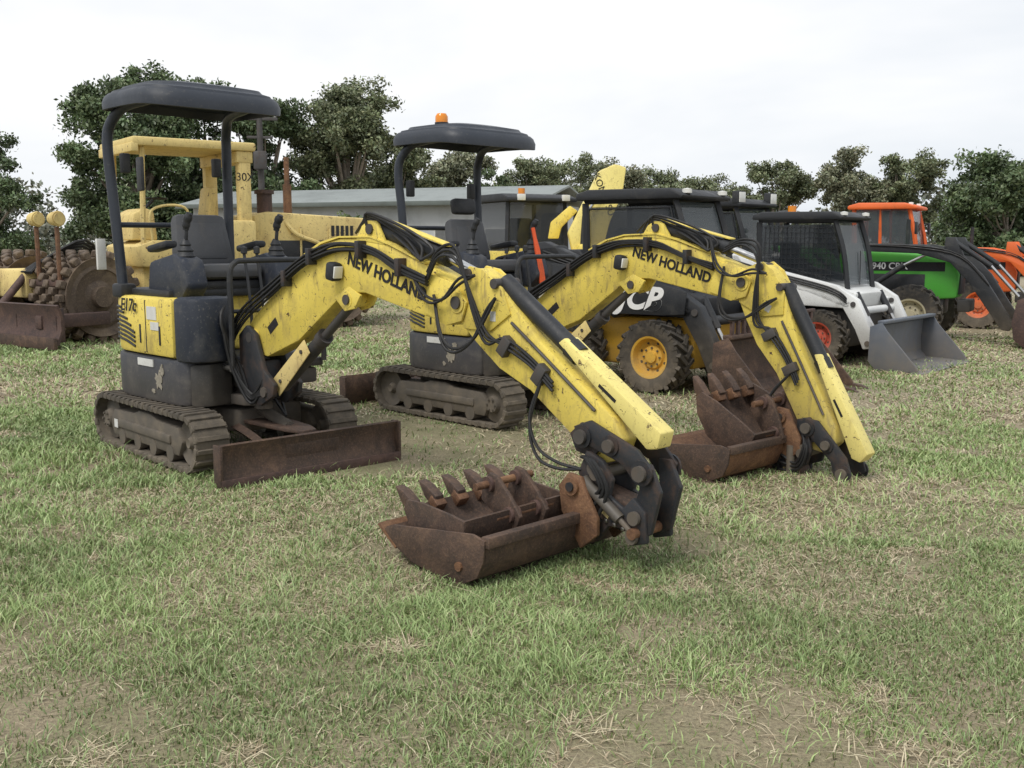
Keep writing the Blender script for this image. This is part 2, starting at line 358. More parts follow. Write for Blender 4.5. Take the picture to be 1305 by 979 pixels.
    prism('swing_bracket_lower',[(.3,-.2),(.6,-.17),(.73,-.05),(.6,.06),(.3,.06)],.40,.47,STL,.01,'xy')
    prism('swing_bracket_upper',[(.3,-.2),(.6,-.17),(.73,-.05),(.6,.06),(.3,.06)],.62,.68,STL,.01,'xy')
    CUR['M']=B0
    for y in (-.095,.095):
        prism('swing_casting',[(-.08,.45),(.14,.42),(.3,.5),(.32,.58),(.2,.66),(.1,.9),(0,.95),(-.1,.88),(-.1,.6)],y-.018,y+.018,DLK,.008)
    box('swing_casting_core',-.07,.12,-.08,.08,.45,.72,DLK,.02)
    cyl('swing_bolt',(.2,-.125,.52),(.2,-.11,.52),.035,STL,8)
    F=Matrix.Translation((0,0,.85))@Matrix.Rotation(rad(-boomup),4,'Y')@Matrix.Translation((0,0,-.85))
    MB=B0@F; CUR['M']=MB
    bp=[(-.06,.83),(-.05,.93),(.02,1.0),(.38,1.24),(.68,1.42),(.84,1.49),(1.02,1.52),(1.32,1.52),(1.5,1.475),(1.8,1.375),(2.08,1.27),(2.15,1.19),(2.12,1.10),(2.0,1.06),(1.62,1.13),(1.25,1.205),(1.1,1.205),(.98,1.155),(.55,.88),(.18,.75),(0,.76)]
    prism('boom',bp,-.068,.068,YEL,.012)
    prism('boom_top_flange',[(.66,1.415),(.84,1.487),(1.02,1.522),(1.32,1.524),(1.5,1.48),(1.8,1.38),(1.8,1.39),(1.5,1.49),(1.32,1.534),(1.02,1.532),(.83,1.498),(.65,1.425)],-.078,.078,YEL,0)
    for y in (-.06,.06):
        prism('boom_lug',[(1.18,1.51),(1.24,1.59),(1.30,1.62),(1.38,1.60),(1.46,1.48)],y-.012,y+.012,YEL,.005)
        prism('boom_nose_plate',[(1.85,1.33),(2.06,1.28),(2.14,1.19),(2.10,1.09),(1.98,1.06),(1.8,1.12)],y*1.3-.008,y*1.3+.008,YEL,.004)
        prism('boom_cyl_lug',[(.95,1.17),(1.05,1.09),(1.15,1.11),(1.21,1.19),(1.1,1.24)],y-.01,y+.01,YEL,.004)
    def pin(s,z,w,r=.03): 
        cyl('pin',(s,-w,z),(s,w,z),r,STL,16); cyl('pin_boss',(s,-w+.012,z),(s,w-.012,z),r*1.6,YEL,20)
    pin(0.03,.87,.115,.035); pin(1.08,1.16,.085); pin(1.32,1.57,.085); pin(2.07,1.185,.105,.034)
    text('boom_lettering','NEW HOLLAND',.100,(1.45,-.0705,1.305),INK,15.5,bold=.003)
    box('boom_sticker',.2,.32,-.0705,-.067,.93,.985,INK,0,rot=(0,-36,0))
    cyl('stick_cylinder',(1.32,0,1.57),(1.88,0,1.425),.046,BLK,24); cyl('stick_cylinder_gland',(1.86,0,1.43),(1.92,0,1.415),.053,BLK,24)
    cyl('stick_rod',(1.9,0,1.42),(2.14,0,1.335),.024,CHR,14)
    box('cylinder_guard',1.32,1.94,-.035,.035,1.55,1.56,YEL,.003,rot=(0,14.5,0))
    box('boom_lamp',.97,1.05,-.15,-.07,1.27,1.38,BLK,.02,rot=(0,10,0)); box('boom_lamp_lens',1.045,1.058,-.14,-.08,1.285,1.355,LAMP,.003,rot=(0,10,0))
    CUR['M']=B0
    fc=F@Vector((1.08,0,1.16))
    lo=Vector((.26,0,.56)); mid=lo.lerp(fc,.60)
    cyl('boom_cylinder',lo,mid,.046,FRM,24); cyl('boom_cylinder_gland',mid-(fc-lo)*.05,mid,.054,STL,24); cyl('boom_rod',mid,fc,.028,STL,14)
    prism('boom_cylinder_guard',[(.22,.60),(.30,.50),(.66,.81),(.60,.89)],-.062,-.054,YELO,.003)
    cyl('guard_bolt',(.32,-.07,.60),(.32,-.06,.60),.014,STL,6); cyl('guard_bolt',(.57,-.07,.81),(.57,-.06,.81),.014,STL,6)
    CUR['M']=MB
    for i in range(6):
        o=i*.021; j=lambda a=.012: rnd.uniform(-a,a)
        sd=-.10-.012*(i%2)
        tube('boom_hose',[(-.12,sd-.06,.62+o),(-.12+j(),sd-.05,.80+o),(.0,sd-.02,.98+o*.8),(.32+j(),sd,1.17+o*.6),(.64,sd+.0,1.335+o*.5),(.85+j(),sd+.01,1.41+o*.5),(1.06,sd+.015,1.455+o*.35+j()),(1.35,sd+.015,1.43+o*.35),(1.6,sd+.01,1.345+o*.35+j()),(1.85,sd,1.27+o*.4)],.0088,HOSE,7,5)
    for i in range(7):
        a=rnd.uniform(-.04,.04)
        tube('base_hose',[(-.34,-.02-.03*i,.75+.03*i),(-.2,-.16+a,.95+.03*i),(-.08,-.19-.01*i,.84+.02*i),(-.05,-.16+a,.66),(.06,-.13,.52-.01*i+a),(.2,-.1,.5+.02*i)],.0105,HOSE,7,5)
    for i in range(4):
        tube('lug_hose',[(1.06+.08*i,.02-.03*i,1.55),(1.2+.04*i,-.03*i,1.63+.01*i),(1.36+.1*i,-.03*i,1.57),(1.55+.1*i,-.06,1.52-.02*i),(1.8,-.1,1.40)],.009,HOSE,7,5)
    for k in (.48,.76,1.26,1.62):
        z=np.interp(k,[.48,.76,1.26,1.62],[1.27,1.41,1.455,1.36]); box('hose_clamp',k-.018,k+.018,-.13,-.066,z-.05,z+.05,DLK,.004)
    # ------------- stick
    piv=Vector((2.07,0,1.185))
    MS=MB@Matrix.Translation(piv)@Matrix.Rotation(rad(stickrot),4,'Y')@Matrix.Translation(-piv); CUR['M']=MS
    sp=[(2.0,1.12),(2.03,1.27),(2.1,1.35),(2.2,1.365),(2.33,1.31),(2.45,1.19),(2.62,1.03),(3.10,.70),(3.16,.60),(3.12,.50),(3.03,.47),(2.85,.58),(2.57,.77),(2.35,.86),(2.18,.98),(2.08,1.06)]
    prism('stick',sp,-.056,.056,YEL,.012)
    for y in (-.06,.06):
        prism('stick_ear',[(2.02,1.17),(2.06,1.30),(2.14,1.375),(2.24,1.36),(2.38,1.27),(2.44,1.14),(2.3,1.05),(2.1,1.05)],y*1.0-.008,y+.008,YEL,.004)
    prism('bucket_cylinder_guard',[(2.75,1.02),(2.79,1.045),(3.37,.66),(3.35,.585),(3.29,.575)],-.052,.052,YELP,.008)
    box('guard_slot',3.0,3.12,-.0545,-.0515,.80,.815,INK,0,rot=(0,33.5,0))
    cyl('bucket_cylinder',(2.34,0,1.30),(2.84,0,.965),.046,BLK,24); cyl('bucket_cylinder_gland',(2.79,0,.998),(2.85,0,.958),.052,BLK,24); cyl('bucket_rod',(2.84,0,.965),(3.1,0,.72),.024,CHR,12)
    cyl('pin',(2.14,-.085,1.335),(2.14,.085,1.335),.028,STL,16); cyl('pin',(2.34,-.085,1.29),(2.34,.085,1.29),.026,STL,16)
    box('stick_sticker',2.30,2.34,-.0705,-.067,1.10,1.15,STK,0)
    hp=Vector((3.03,0,.53))
    MH=MS@Matrix.Translation(hp)@Matrix.Rotation(rad(hitchrot),4,'Y')@Matrix.Translation(-hp)
    for y in (-.075,.075):
        CUR['M']=MS
        prism('link_plate',[(2.86,.60),(2.93,.66),(3.02,.64),(3.06,.56),(3.0,.50),(2.9,.52)],y-.01,y+.01,DLK,.004)
        prism('rocker_link',[(2.9,.64),(3.0,.68),(3.28,.58),(3.36,.5),(3.33,.43),(3.26,.43),(3.2,.50),(2.96,.57)],y*1.25-.012,y*1.25+.012,DLK,.006)
        for a,c,rr in ((2.96,.60,.034),(3.31,.48,.036),(3.13,.58,.03)): cyl('pin',(a,y*1.7-.01,c),(a,y*1.7+.01,c),rr,STL,18); cyl('pin_boss',(a,y*1.45-.006,c),(a,y*1.45+.006,c),rr*1.6,DLK,20)
        CUR['M']=MH
        prism('hitch_link',[(3.27,.52),(3.34,.52),(3.40,.4),(3.35,.2),(3.28,.16),(3.23,.24),(3.28,.4)],y*1.0-.014,y+.014,DLK,.008)
    CUR['M']=MH
    for y in (-.09,.09):
        prism('hitch_side',[(2.98,.54),(3.08,.50),(3.14,.42),(3.12,.34),(3.2,.30),(3.26,.36),(3.33,.30),(3.34,.16),(3.24,.13),(3.22,.2),(3.12,.2),(3.06,.12),(2.94,.14),(2.9,.24),(2.98,.28),(3.0,.34),(2.93,.42)],y-.014,y+.014,DLK,.008)
        for a,c in ((3.04,.46),(3.28,.27),(3.0,.2),(3.27,.18)): cyl('hitch_boss',(a,y*1.35-.01,c),(a,y*1.35+.01,c),.032,STL,16)
    box('hitch_core',2.96,3.28,-.07,.07,.2,.34,RU1,.02,rot=(0,12,0))
    cyl('hitch_cylinder',(2.98,-.12,.40),(3.20,-.12,.25),.028,BLK,18); cyl('hitch_cylinder_rod',(3.20,-.12,.25),(3.27,-.12,.20),.014,STL,10)
    cyl('pin',(3.06,-.14,.44),(3.06,.14,.44),.03,STL,16); cyl('pin',(3.02,-.15,.17),(3.02,.15,.17),.026,RU2,16); cyl('pin',(3.28,-.14,.2),(3.28,.14,.2),.026,RU2,16)
    for k in range(3): box('hitch_bolt',3.1+.05*k,3.12+.05*k,-.115,-.10,.215-.01*k,.235-.01*k,CHR,.004)
    box('hitch_label',3.08,3.13,-.1075,-.1045,.245,.28,YELO,0,rot=(0,30,0))
    CUR['M']=MS
    for i in range(3):
        tube('stick_hose',[(1.85,-.1,1.3+.02*i),(1.98,-.13,1.42+.02*i),(2.12,-.13,1.40+.03*i),(2.22,-.12,1.22-.03*i),(2.30,-.1,1.05-.03*i),(2.42,-.085,.98+.02*i),(2.6,-.085,.9+.02*i),(2.75,-.085,.79+.02*i)],.0085,HOSE,7,5)
    for i in range(2):
        tube('elbow_hose',[(1.9,-.1,1.22),(2.0,-.14,1.02-.03*i),(2.1,-.14,.95-.02*i),(2.22,-.12,1.0),(2.3,-.1,1.12+.03*i),(2.36,-.09,1.22)],.0085,HOSE,7,5)
        tube('hitch_hose',[(2.68,-.085,.85),(2.64,-.13,.66-.04*i),(2.70,-.14,.52-.05*i),(2.82,-.13,.46-.03*i),(2.95,-.1,.44)],.008,HOSE,7,5)
        tube('cross_hose',[(1.7,-.09,1.34),(1.85,-.12,1.22-.03*i),(2.0,-.13,1.2),(2.12,-.12,1.28+.03*i),(2.22,-.10,1.33)],.008,HOSE,7,5)
    CUR['M']=MH
    for i in range(3):
        tube('hitch_hose',[(2.95,-.1,.50),(3.02+.02*i,-.14,.5),(3.10+.02*i,-.14,.38),(3.0+.04*i,-.13,.3-.03*i),(3.08,-.11,.22)],.009,HOSE,7,5)
    CUR['M']=MS
    tube('stick_pipe',[(2.45,-.066,1.10),(2.7,-.066,.93),(3.0,-.066,.72)],.008,STL,6,3)
    for (a,c) in ((2.42,.98),(2.66,.86)): box('hose_clamp',a-.03,a+.03,-.10,-.05,c-.05,c+.05,STL,.004,rot=(0,35,0))
    # ------------- mud bucket on the ground
    BK=B0@Matrix.Translation((buck[0],buck[1],0)); CUR['M']=BK
    y0,y1=-.72,.22
    pr=[(2.13,.155),(2.2,.09),(2.32,.035),(2.5,.012),(2.68,.012),(2.77,.06),(2.81,.14),(2.82,.235)]
    sheet('mud_bucket_shell',pr,y0,y1,.014,RU2 if flip else RU1)
    sheet('mud_bucket_lip',[(2.09,.175),(2.22,.085)],y0-.01,y1+.01,-.014,RU2)
    ck=pr+[(2.74,.25),(2.45,.215),(2.2,.185)]
    for y in (y0,y1): prism('mud_bucket_cheek',ck,y-.008,y+.008,RU1,.002)
    prism('mud_bucket_rim',[(2.79,.2),(2.84,.2),(2.84,.25),(2.79,.25)],y0,y1,RU1,.006)
    box('mud_bucket_wear_strip',2.5,2.7,y0-.02,y1+.02,.0,.012,RU1,.002)
    cyl('cheek_bolt',(2.66,y0-.02,.09),(2.66,y0,.09),.022,RU2,8)
    for y in (-.12,.12):
        prism('mud_bucket_ear',[(2.72,.24),(2.7,.36),(2.76,.43),(2.84,.42),(2.88,.34),(2.94,.24),(2.94,.16),(2.84,.08)],y-.013,y+.013,RU2,.006)
        cyl('ear_boss',(2.79,y-.03,.37),(2.79,y+.03,.37),.042,RU2,18); cyl('ear_pin',(2.79,y-.04,.37),(2.79,y+.04,.37),.022,DLK,18)
    # tooth bucket lying in it
    CUR['M']=BK@Matrix.Translation(tb[:3])@Euler((rad(3),rad(tb[3]),rad(-6))).to_matrix().to_4x4()@Matrix.Scale(tb[4],4)
    w=.30 if not flip else .22
    pr=[(-.27,.13),(-.22,.04),(-.1,-.04),(.05,-.06),(.16,-.02),(.21,.08),(.22,.17)]
    sheet('tooth_bucket_shell',pr,-w,w,.014,RU1)
    for y in (-w,w): prism('tooth_bucket_cheek',pr+[(.12,.18),(-.12,.19),(-.24,.18)],y-.008,y+.008,RU1,.003)
    nt_=5 if not flip else 4
    for i in range(nt_):
        y=-w+.03+i*(2*w-.06)/(nt_-1)
        prism('bucket_tooth',[(-.23,.10),(-.21,.17),(-.29,.21),(-.36,.225),(-.31,.15)],y-.026,y+.026,RU1,.008)
        box('tooth_adapter',-.27,-.2,y-.033,y+.033,.1,.16,RU2,.01,rot=(0,40,0))
    for y in (-.02,.14):
        prism('tooth_bucket_ear',[(-.02,.17),(.0,.25),(.05,.31),(.11,.30),(.2,.22),(.27,.14),(.22,.04)],y-.011,y+.011,RU1,.005)
        cyl('ear_boss',(.06,y-.03,.26),(.06,y+.03,.26),.036,RU3,18); cyl('ear_boss',(.2,y-.03,.14),(.2,y+.03,.14),.036,RU3,18)
    cyl('bucket_pin',(.06,-.12,.26),(.06,.22,.26),.018,RU2,14); cyl('bucket_pin',(.2,-.12,.14),(.2,.22,.14),.018,RU2,14)
    CUR['M']=Matrix(); return R
excavator('mini_excavator',(-2.12,7.35,0),-45,False,-2.5,0,0,0,0,False,(.16,-.03),(2.45,-.34,.12,0,1.0),.13,1)
excavator('mini_excavator',(-.22,8.95,0),-45,True,0,-2.5,1.2,27,30,True,(-.36,.0),(2.52,-.12,.22,24,1.12),.03,2)
# ------------------------------------------------------------ skid steer loaders
def skid(name,loc,head,low,body,cab,hub,buck,arm,style,txt=None,lights=False,teeth=False,sc=1):
    root(name,loc,head,sc)
    for x,nx in ((-.5,'rear'),(.52,'front')):
        for s,ny in ((-1,'right'),(1,'left')): wheel('wheel_%s_%s'%(nx,ny),(x,s*.74,.365),.365,.27,hub,s)
    box('chassis',-.98,.86,-.56,.56,.24,.74,low,.04)
    prism('side_body',[(-1.2,.45),(-.98,.42),(-.2,.78),(.2,.78),(.7,.82),(.86,.74),(.9,.95),(.6,1.05),(-.3,1.1),(-.6,1.42),(-1.2,1.40),(-1.28,.9)],-.50,.50,body,.03)
    for s in (-1,1):
        prism('fender',[(-1.22,.55),(-.95,.74),(-.1,.78),(0,.72),(.12,.78),(.9,.76),(.93,.86),(.5,.98),(-.4,1.08),(-.75,1.46),(-1.2,1.42)],s*.62-.1,s*.62+.1,body if style!='white' else arm,.02)
        box('engine_vent',-1.0,-.7,s*.724-.004,s*.724+.004,1.1,1.3,BLK,.002)
    box('rear_door',-1.36,-1.2,-.48,.48,.5,1.36,body,.03)
    box('cab_floor',-.55,.75,-.42,.42,.9,1.0,cab,.02)
    for s in (-1,1):
        y=s*.42
        tube('cab_post_rear',[(-.56,y,1.0),(-.58,y,1.9)],.045,cab,4,1); tube('cab_post_front',[(.74,y,1.0),(.66,y,1.5),(.52,y,1.93)],.038,cab,4,3)
        tube('cab_rail',[(-.58,y,1.93),(.54,y,1.93)],.04,cab,4,1)
        prism('side_glass',[(-.52,1.08),(-.54,1.86),(.5,1.86),(.68,1.1)],y-.006,y+.006,GL,0)
        if style=='white':
            bl=[]
            for i in range(16): bl.append((Matrix.Translation((-.48+i*.065,y+s*.012,1.47)),.006,.006,.74))
            for i in range(11): bl.append((Matrix.Translation((0.02,y+s*.014,1.12+i*.07)),1.05,.006,.006))
            boxes('side_grille',bl,BLK)
        else: tube('side_glass_seal',[(-.5,y+s*.012,1.1),(-.53,y+s*.012,1.84),(.48,y+s*.012,1.84),(.66,y+s*.012,1.12),(-.5,y+s*.012,1.1)],.012,BLK,6,1)
    prism('cab_roof',[(-.66,1.93),(-.66,2.0),(-.5,2.04),(.5,2.03),(.66,1.96),(.64,1.92)],-.5,.5,cab,.02)
    prism('front_glass',[(.72,1.05),(.65,1.5),(.52,1.9),(.505,1.9),(.635,1.5),(.705,1.05)],-.38,.38,GLL,0)
    tube('wiper',[(.73,0,1.05),(.67,.12,1.5)],.008,BLK,5,1)
    box('cab_seat',-.3,.1,-.22,.22,1.05,1.2,BLK,.04); box('cab_seat_back',-.38,-.25,-.22,.22,1.15,1.65,BLK,.05)
    if lights:
        for s in (-1,1):
            box('work_light',.52,.62,s*.42-.09,s*.42+.09,1.96,2.12,BLK,.015); box('work_light_lens',.62,.63,s*.42-.075,s*.42+.075,1.975,2.105,LAMP,.002)
    else:
        for s in (-1,1): lathe('work_light',[(0,-.02),(.05,-.01),(.05,.03),(0,.04)],(.62,s*.36,1.99),LAMP,14,'z')
    if style=='white': cyl('beacon',(-.3,.0,2.04),(-.3,0,2.13),.06,AMB,14)
    for s in (-1,1):
        y=s*.66
        prism('lift_arm',[(-1.22,1.3),(-1.15,1.48),(-.9,1.5),(-.3,1.28),(.7,1.06),(1.0,.88),(1.22,.45),(1.24,.26),(1.1,.24),(.98,.5),(.8,.78),(.3,.95),(-.4,1.1),(-1.0,1.28)],y-.06,y+.06,arm,.015)
        cyl('lift_cylinder',(-.8,y-s*.1,.8),(-.2,y-s*.1,1.08),.04,BLK); cyl('lift_rod',(-.2,y-s*.1,1.08),(.2,y-s*.1,1.02),.022,CHR,12)
        cyl('tilt_cylinder',(.85,s*.4,.95),(1.02,s*.4,.65),.045,BLK); cyl('tilt_rod',(1.02,s*.4,.65),(1.16,s*.4,.42),.024,CHR,12)
        for p in ((-1.08,1.4),(.95,.82),(1.16,.32)): cyl('pin',(p[0],y-.075,p[1]),(p[0],y+.075,p[1]),.035,STL,16)
        for i in range(3): tube('arm_hose',[(-.9,s*.74,1.4-.03*i),(-.2,s*.735,1.22-.03*i),(.6,s*.735,1.04-.03*i),(.85,s*.72,.9-.03*i),(.9,s*.6,.7)],.011,HOSE,6,4)
    tube('arm_cross_tube',[(.95,-.66,.72),(.95,.66,.72)],.05,arm,14,1)
    box('quick_attach',1.16,1.24,-.55,.55,.14,.5,arm,.01)
    w=.92
    pr=[(1.42,.62),(1.28,.56),(1.26,.3),(1.27,.12),(1.36,.02),(1.9,.0)]
    sheet('bucket_shell',pr,-w,w,.016,buck)
    for y in (-w,w): prism('bucket_cheek',[(1.27,.56),(1.26,.12),(1.36,.01),(1.92,0.0),(1.88,.08),(1.5,.5),(1.42,.62)],y-.01,y+.01,buck,.003)
    box('bucket_edge',1.8,1.98,-w-.02,w+.02,-.005,.015,buck,.004)
    box('bucket_top_rib',1.36,1.46,-w,w,.6,.64,buck,.008)
    if teeth:
        for i in range(7): prism('bucket_tooth',[(1.9,0),(1.9,.05),(2.0,.035),(2.08,0)],-w+.05+i*.295-.03,-w+.05+i*.295+.03,buck,.006)
        bl=[(Matrix.Translation((1.43,-w+.05+i*.115,.70)),.03,.05,.14) for i in range(16)]
        boxes('bucket_spill_guard',bl,RU3,.004); box('bucket_guard_rail',1.41,1.45,-w,w,.77,.80,RU3,.005)
    if txt:
        for s in (-1,1): prism('side_panel',[(-.75,.77),(.62,.78),(.86,.80),(.88,1.02),(.45,1.12),(-.75,1.28)],s*.765-.012,s*.765+.012,body,.006)
        text('body_lettering',txt,.32,(.34,-.782,.935),LTR,3,shear=.35,bold=.012)
skid('skid_steer_loader',(1.50,11.0,0),-40,YELJ,BLK,BLK,YELJ,RU1,BLK,'jcb','JCB',False,True)
skid('skid_steer_loader',(3.86,13.3,0),-41,BLK,WHT,BLK,RED,BLU,WHT,'white',sc=.92)
skid('skid_steer_loader',(2.85,14.4,0),-42,YELJ,BLK,BLK,YELJ,RU1,YEL,'jcb',None,True,sc=1.02)
# ------------------------------------------------------------ tractors
def tractor(name,loc,head,body,cabm,hub,loader,cab=True,rw=.72,sc=1.0):
    root(name,loc,head,sc)
    for s in (-1,1):
        wheel('rear_wheel',(-.9,s*.85,rw),rw,.42,hub,s,20,.52,.045); wheel('front_wheel',(1.2,s*.8,.47),.47,.3,hub,s,18,.52,.035)
    prism('bonnet',[(-.1,.85),(-.1,1.45),(.3,1.5),(1.3,1.42),(1.72,1.34),(1.82,1.1),(1.8,.72),(1.3,.68)],-.3,.3,body,.05)
    box('grille',1.79,1.84,-.24,.24,.78,1.2,BLK,.01)
    for s in (-1,1):
        box('head_lamp',1.74,1.8,s*.2-.07,s*.2+.07,1.2,1.29,LAMP,.01,rot=(0,-15,0)); box('bonnet_vent',.2,1.3,s*.302-.004,s*.302+.004,.82,1.1,BLK,.002)
        box('bonnet_stripe',.1,1.6,s*.303-.002,s*.303+.003,1.15,1.30,INK if body is GRN else BLK,0)
    if body is GRN: text('bonnet_lettering','5940 CRX',.15,(.70,-.308,1.225),LTR,0,bold=.003)
    box('engine_block',-.4,1.6,-.24,.24,.45,.82,BLK,.04); box('axle',1.1,1.3,-.7,.7,.38,.5,BLK,.03); box('transmission',-1.3,-.3,-.28,.28,.5,1.0,BLK,.04)
    box('front_weight',1.8,2.0,-.25,.25,.5,.7,BLK,.02)
    for s in (-1,1):
        prism('rear_fender',[(-1.75,1.0),(-1.55,1.4),(-1.1,1.56),(-.6,1.5),(-.3,1.2),(-.25,.8),(-.35,.8),(-.42,1.15),(-.68,1.4),(-1.08,1.46),(-1.48,1.32),(-1.68,.98)],s*.62-.22,s*.62+.22,body,.02)
        box('step',-.25,.05,s*.55-.15,s*.55+.15,.45,.5,BLK,.01)
    cyl('exhaust',(.9,.22,1.4),(.9,.22,2.0),.035,BLK,14)
    if cab:
        for s in (-1,1):
            y=s*.62
            tube('cab_post',[(-1.25,y,1.3),(-1.3,y*.95,2.38)],.05,cabm,4,1); tube('cab_post',[(-.1,y,.9),(-.05,y,1.6),(-.22,y*.95,2.38)],.045,cabm,4,3); tube('cab_post',[(-.75,y,1.5),(-.78,y*.95,2.38)],.03,cabm,4,1)
            prism('side_glass',[(-1.25,1.5),(-1.28,2.36),(-.22,2.36),(-.07,1.6),(-.1,1.1),(-.4,1.45)],y*.97-.006,y*.97+.006,GLL,0)
            box('mirror',-.05,0,s*.85-.08,s*.85+.08,1.85,2.1,BLK,.02); tube('mirror_arm',[(-.1,y,2.1),(-.02,s*.85,2.05)],.012,BLK,5,1)
            box('cab_light',-.24,-.16,s*.5-.07,s*.5+.07,2.42,2.5,LAMP,.01)
        prism('cab_roof',[(-1.42,2.36),(-1.42,2.44),(-1.2,2.50),(-.3,2.49),(-.05,2.42),(-.05,2.36)],-.72,.72,cabm,.04)
        box('front_glass',-.13,-.115,-.55,.55,1.5,2.36,GLL,0,rot=(0,-8,0)); box('rear_glass',-1.3,-1.29,-.55,.55,1.5,2.36,GLL,0)
        box('cab_seat',-.95,-.5,-.22,.22,1.2,1.4,BLK,.04); box('cab_seat_back',-1.0,-.88,-.22,.22,1.4,1.95,BLK,.04)
    else:
        tube('rops',[(-1.1,-.55,1.2),(-1.1,-.55,2.0),(-1.1,-.45,2.12),(-1.1,.45,2.12),(-1.1,.55,2.0),(-1.1,.55,1.2)],.04,BLK,6,3)
        box('seat',-.95,-.5,-.22,.22,1.15,1.3,BLK,.04); box('seat_back',-1.0,-.88,-.22,.22,1.3,1.7,BLK,.04)
    tube('steering_column',[(-.15,0,1.3),(-.4,0,1.65)],.03,BLK,8,1)
    for s in (-1,1):
        y=s*.48
        prism('loader_tower',[(.1,.6),(.4,.6),(.35,1.3),(.25,1.6),(.1,1.6),(.15,1.2)],y-.06,y+.06,loader,.01)
        prism('loader_arm',[(.1,1.48),(.15,1.60),(1.3,1.58),(1.85,1.46),(2.2,1.1),(2.68,.36),(2.62,.24),(2.5,.26),(2.0,.98),(1.7,1.30),(1.2,1.44)],y-.05,y+.05,loader,.012)
        cyl('loader_cylinder',(.35,y,.8),(1.0,y,1.25),.045,BLK); cyl('loader_rod',(1.0,y,1.25),(1.4,y,1.46),.024,CHR,12)
        cyl('tilt_cylinder',(1.7,y,1.66),(2.3,y,1.25),.04,BLK); cyl('tilt_rod',(2.3,y,1.25),(2.72,y,.78),.024,CHR,12)
        prism('tilt_link',[(1.6,1.45),(1.62,1.7),(1.76,1.7),(1.9,1.4)],y-.07,y+.07,loader,.01)
        for i in range(2): tube('loader_hose',[(.3,y*1.13,1.58),(1.2,y*1.13,1.56-.03*i),(1.85,y*1.13,1.42-.03*i),(2.3,y*1.13,.95)],.012,HOSE,6,4)
    w=.85
    pr=[(2.9,.82),(2.74,.74),(2.68,.4),(2.72,.14),(2.85,.04),(3.4,.02)]
    sheet('bucket_shell',pr,-w,w,.018,BLK)
    for y in (-w,w): prism('bucket_cheek',[(2.74,.74),(2.68,.4),(2.72,.14),(2.85,.03),(3.4,.01),(3.35,.1),(2.9,.82)],y-.01,y+.01,RU3,.003)
tractor('tractor',(5.35,16.3,0),-32,GRN,GRN,CRM,BLK,False,sc=.92)
tractor('tractor',(7.55,18.9,0),-30,ORG,ORG,ORG,ORG,True,sc=.88)
# ------------------------------------------------------------ backhoe loader (dark cab)
root('backhoe_loader',(.35,19.0,0),-62,.92)
for s in (-1,1): wheel('rear_wheel',(-1.0,s*.95,.7),.7,.42,YELJ,s,18,.52,.045); wheel('front_wheel',(1.3,s*.9,.5),.5,.32,YELJ,s,18,.52,.035)
box('chassis',-1.5,1.9,-.45,.45,.5,1.0,BLK,.04)
prism('bonnet',[(.2,.95),(.2,1.5),(1.6,1.38),(1.85,1.2),(1.85,.8),(.4,.8)],-.42,.42,YEL,.05)
box('cab_base',-1.1,.3,-.68,.68,.95,1.45,YEL,.04)
for sx,sy in ((-1.1,-.68),(-1.1,.68),(.25,-.68),(.25,.68)): tube('cab_post',[(sx,sy,1.4),(sx*.95,sy*.95,2.42)],.05,BLK,4,1)
box('cab_glass_right',-1.05,.2,-.665,-.655,1.45,2.4,GL,0); box('cab_glass_left',-1.05,.2,.655,.665,1.45,2.4,GL,0); box('cab_glass_front',.23,.24,-.62,.62,1.45,2.4,GL,0)
box('cab_seat',-.7,-.3,-.22,.22,1.5,2.1,BLK,.06)
prism('cab_roof',[(-1.25,2.4),(-1.25,2.5),(-1.0,2.56),(.2,2.56),(.5,2.48),(.5,2.4)],-.78,.78,BLK,.03)
for s in (-1,1): box('work_light',.48,.55,s*.5-.08,s*.5+.08,2.42,2.54,LAMP,.01)
cyl('beacon',(-.4,0,2.56),(-.4,0,2.70),.07,AMB,14)
for s in (-1,1): prism('loader_arm',[(.3,1.3),(.3,1.45),(1.7,1.2),(2.5,.4),(2.4,.25),(1.6,1.0)],s*.55-.06,s*.55+.06,YEL,.01)
sheet('bucket_shell',[(2.75,.85),(2.55,.75),(2.5,.3),(2.65,.06),(3.2,.03)],-1.1,1.1,.02,RU3)
# yellow excavator with raised boom behind
root('excavator',(2.0,18.2,0),180,.97)
box('track_left',-1.4,1.4,.7,1.1,.05,.65,FRM,.12); box('track_right',-1.4,1.4,-1.1,-.7,.05,.65,FRM,.12)
cyl('slew_ring',(0,0,.6),(0,0,.8),.5,STL)
prism('house',[(-1.4,.8),(.9,.8),(1.0,1.0),(.9,1.5),(-1.3,1.55),(-1.45,1.3)],-.95,.95,YEL,.06)
prism('boom',[(.45,1.3),(.3,1.9),(.08,2.4),(.02,2.86),(.22,2.92),(.50,2.80),(.85,2.1),(1.05,1.7),(.95,1.3)],-.2,.2,YELP,.03)
prism('stick',[(.85,2.1),(1.0,2.2),(1.35,1.9),(1.4,1.6),(1.2,1.6),(1.15,1.8)],-.32,-.22,YEL,.02)
text('boom_lettering','KOMATSU',.17,(.42,.204,2.38),INK,-68,side=1)
cyl('boom_cylinder',(.8,.3,1.2),(.75,.3,2.0),.06,BLK); cyl('boom_rod',(.75,.3,2.0),(.5,.3,2.4),.03,CHR)
box('cab',-.1,.9,-.9,-.25,1.5,2.1,BLK,.05)
